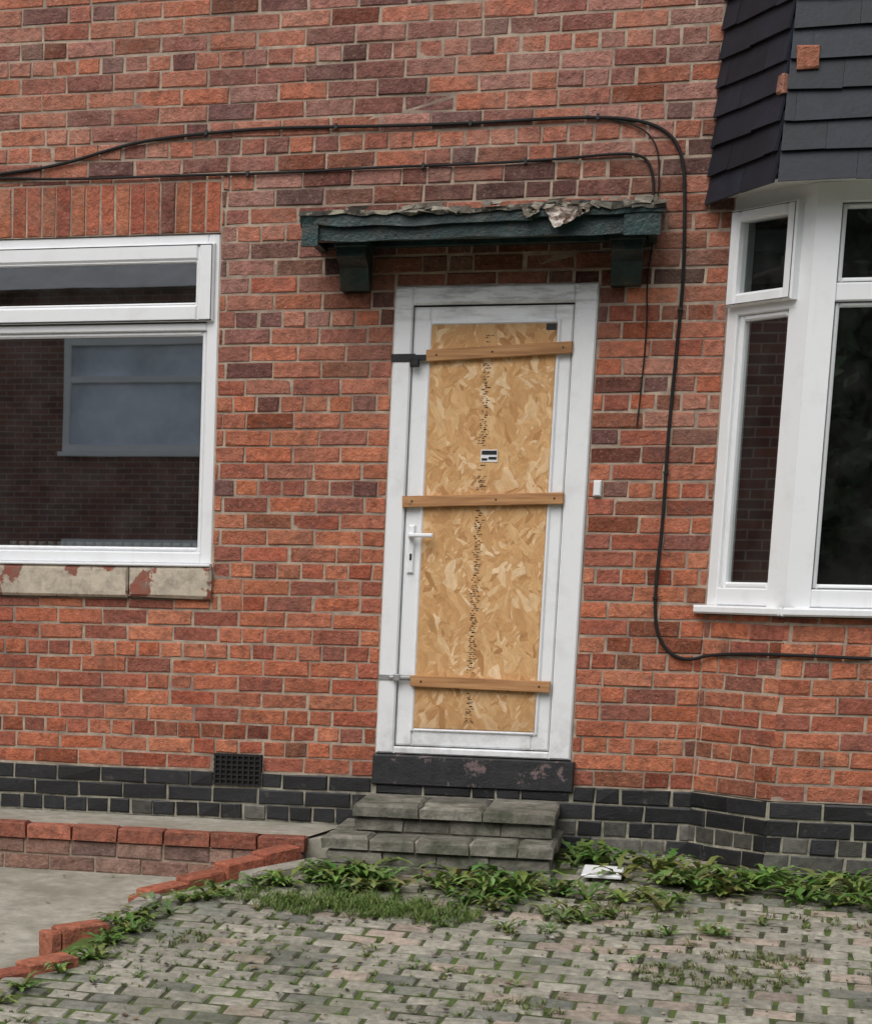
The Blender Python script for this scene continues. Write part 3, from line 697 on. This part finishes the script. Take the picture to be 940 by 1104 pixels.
D.obj('fallen_leaves',M_leaf2)

# ---------------------------------------------------------------- street behind the viewer (seen in the window reflections)
h2=empty('brick_house')
D=MB(); FY=-16.0; EV=4.35
def wallholes(x0,x1,z0,z1,holes):
    xs=sorted(set([x0,x1]+[h[0] for h in holes]+[h[1] for h in holes])); zs=sorted(set([z0,z1]+[h[2] for h in holes]+[h[3] for h in holes]))
    for a,b in zip(xs,xs[1:]):
        for c,d in zip(zs,zs[1:]):
            if any(h[0]<=a and b<=h[1] and h[2]<=c and d<=h[3] for h in holes): continue
            D.face([(a,FY,c),(b,FY,c),(b,FY,d),(a,FY,d)])
hl=[(-6.3,-4.4,2.3,3.7),(-9.6,-7.3,2.3,3.7),(-6.3,-4.4,-.3,1.2),(-2.6,-1.0,2.3,3.7)]
wallholes(-12,-.3,ROADZ,EV,hl)
pbox(D,Fr((0,FY-.1,0),(1,0,0),(0,-1,0)),-12,-.3,0.2,7,ROADZ,EV-.05)
D.obj('walls',M_bfar,h2)
D=MB(); GG=MB(); fr2=Fr((0,FY,0),(1,0,0),(0,1,0))
for h in hl:
    frame(D,fr2,h[0],h[1],h[2],h[3],.09,-.05,.03); cbox(D,fr2,h[0]+.09,h[1]-.09,-.05,.025,h[2]+.85,h[2]+.93,.005)
    cbox(D,fr2,h[0]-.05,h[1]+.05,-.05,.08,h[2]-.06,h[2]-.001,.005)
    GG.face([(h[0],FY-.03,h[2]),(h[1],FY-.03,h[2]),(h[1],FY-.03,h[3]),(h[0],FY-.03,h[3])])
D.obj('window_frames',M_white,h2)
GG.obj('window_blinds',simple('pale_blind',(.62,.70,.80),.3,1.2,.4,0),h2)
D=MB(); D.face([(-12.3,FY+.4,EV-.1),(-.1,FY+.4,EV-.1),(-.1,FY-3.5,EV+2.4),(-12.3,FY-3.5,EV+2.4)]); D.face([(-12.3,FY-7.4,EV-.1),(-.1,FY-7.4,EV-.1),(-.1,FY-3.5,EV+2.4),(-12.3,FY-3.5,EV+2.4)]); D.obj('roof',simple('roof_slate_far',(.12,.13,.15),.3,3,.7,.2),h2)
T=MB()
def tree(cx,cy,h,r,nl):
    for k in range(5):
        a=k*1.256; T.face([(cx,cy,h*.75),(cx+.12*math.cos(a),cy+.12*math.sin(a),ROADZ),(cx+.12*math.cos(a+1.256),cy+.12*math.sin(a+1.256),ROADZ)],(.06,.05,.04))
    cl=[(cx+random.gauss(0,r*.5),cy+random.gauss(0,r*.4),ROADZ+h*U(.18,1.)) for _ in range(26)]
    for i in range(nl):
        c=random.choice(cl); p=Vector(c)+Vector((random.gauss(0,.4),random.gauss(0,.4),random.gauss(0,.35)))
        a=Vector((U(-1,1),U(-1,1),U(-1,1))).normalized()*U(.12,.22); b=a.cross(Vector((U(-1,1),U(-1,1),U(-1,1)))).normalized()*U(.08,.14); k=U(.5,1.3)
        T.face([p-a,p+b,p+a,p-b],(.03*k,.06*k,.018*k))
for cx,cy in [(1.8,-15.5),(4.2,-16.5),(6.8,-15.8),(9.5,-16.5),(12.5,-16),(3,-18.5),(8,-19)]: tree(cx,cy,8.5,1.8,1800)
T.obj('tree_belt',M_leaf2)
T=MB(); nx,nz=60,22; hx0,hx1=-.2,26.; HY=-17.6
def hp(i,j):
    x=hx0+(hx1-hx0)*i/nx; t=j/nz; z=ROADZ+8.2*t
    o=.5*noise.noise(Vector((x*.9,z*.9,2)))+.25*noise.noise(Vector((x*2.5,z*2.5,5))); return Vector((x,HY+o-.6*t*t,z+.8*noise.noise(Vector((x*.4,3,1)))*t))
for i in range(nx):
    for j in range(nz):
        k=U(.6,1.3); T.face([hp(i,j),hp(i+1,j),hp(i+1,j+1),hp(i,j+1)],(.018*k,.035*k,.012*k))
for i in range(9000):
    x=U(0,nx-1);j=U(0,nz); p=hp(x,j)+Vector((0,U(0,.25),0)); a=Vector((U(-1,1),U(-.4,.4),U(-1,1))).normalized()*U(.06,.13); b=Vector((a.z,U(-.03,.03),-a.x))*.6; k=U(.5,1.5)
    T.face([p-a,p+b,p+a,p-b],(.03*k,.06*k,.018*k))
T.obj('hedge',M_leaf2)

# ---------------------------------------------------------------- light
w=bpy.data.worlds.new('World'); scene.world=w; w.use_nodes=True; nt=w.node_tree
bg=nt.nodes['Background']; sky=nt.nodes.new('ShaderNodeTexSky'); sky.sky_type='NISHITA'; sky.sun_disc=False
EL,AZ=math.radians(50),math.radians(200)
sky.sun_elevation=EL; sky.sun_rotation=AZ; sky.dust_density=3.; sky.air_density=1.
hs=nt.nodes.new('ShaderNodeHueSaturation'); hs.inputs['Saturation'].default_value=.4
L(nt,sky.outputs[0],hs.inputs['Color']); L(nt,hs.outputs[0],bg.inputs[0]); bg.inputs[1].default_value=.15
sd=bpy.data.lights.new('sun','SUN'); sd.energy=1.5; sd.angle=math.radians(50); sd.color=(1,.975,.93)
so=bpy.data.objects.new('sun',sd); scene.collection.objects.link(so)
dirv=Vector((math.sin(AZ)*math.cos(EL),math.cos(AZ)*math.cos(EL),math.sin(EL)))
so.rotation_euler=dirv.to_track_quat('Z','Y').to_euler()
scene.view_settings.view_transform='Standard'; scene.view_settings.look='None'; scene.view_settings.exposure=0

# ---------------------------------------------------------------- camera
cd=bpy.data.cameras.new('camera'); co=bpy.data.objects.new('camera',cd); scene.collection.objects.link(co)
Mx=Matrix(((.960866,-.066236,.268979),(.276558,.173655,-.945177),(.015895,.982577,.185177)))
m4=Mx.to_4x4(); m4.translation=Vector((1.288,-9.709,.841)); co.matrix_world=m4
cd.sensor_fit='HORIZONTAL'; cd.sensor_width=36; cd.lens=2200/940*36
cd.shift_x=(470-79)/940; cd.shift_y=(1026.75-552)/940
cd.clip_end=1000; cd.clip_start=.05
scene.camera=co
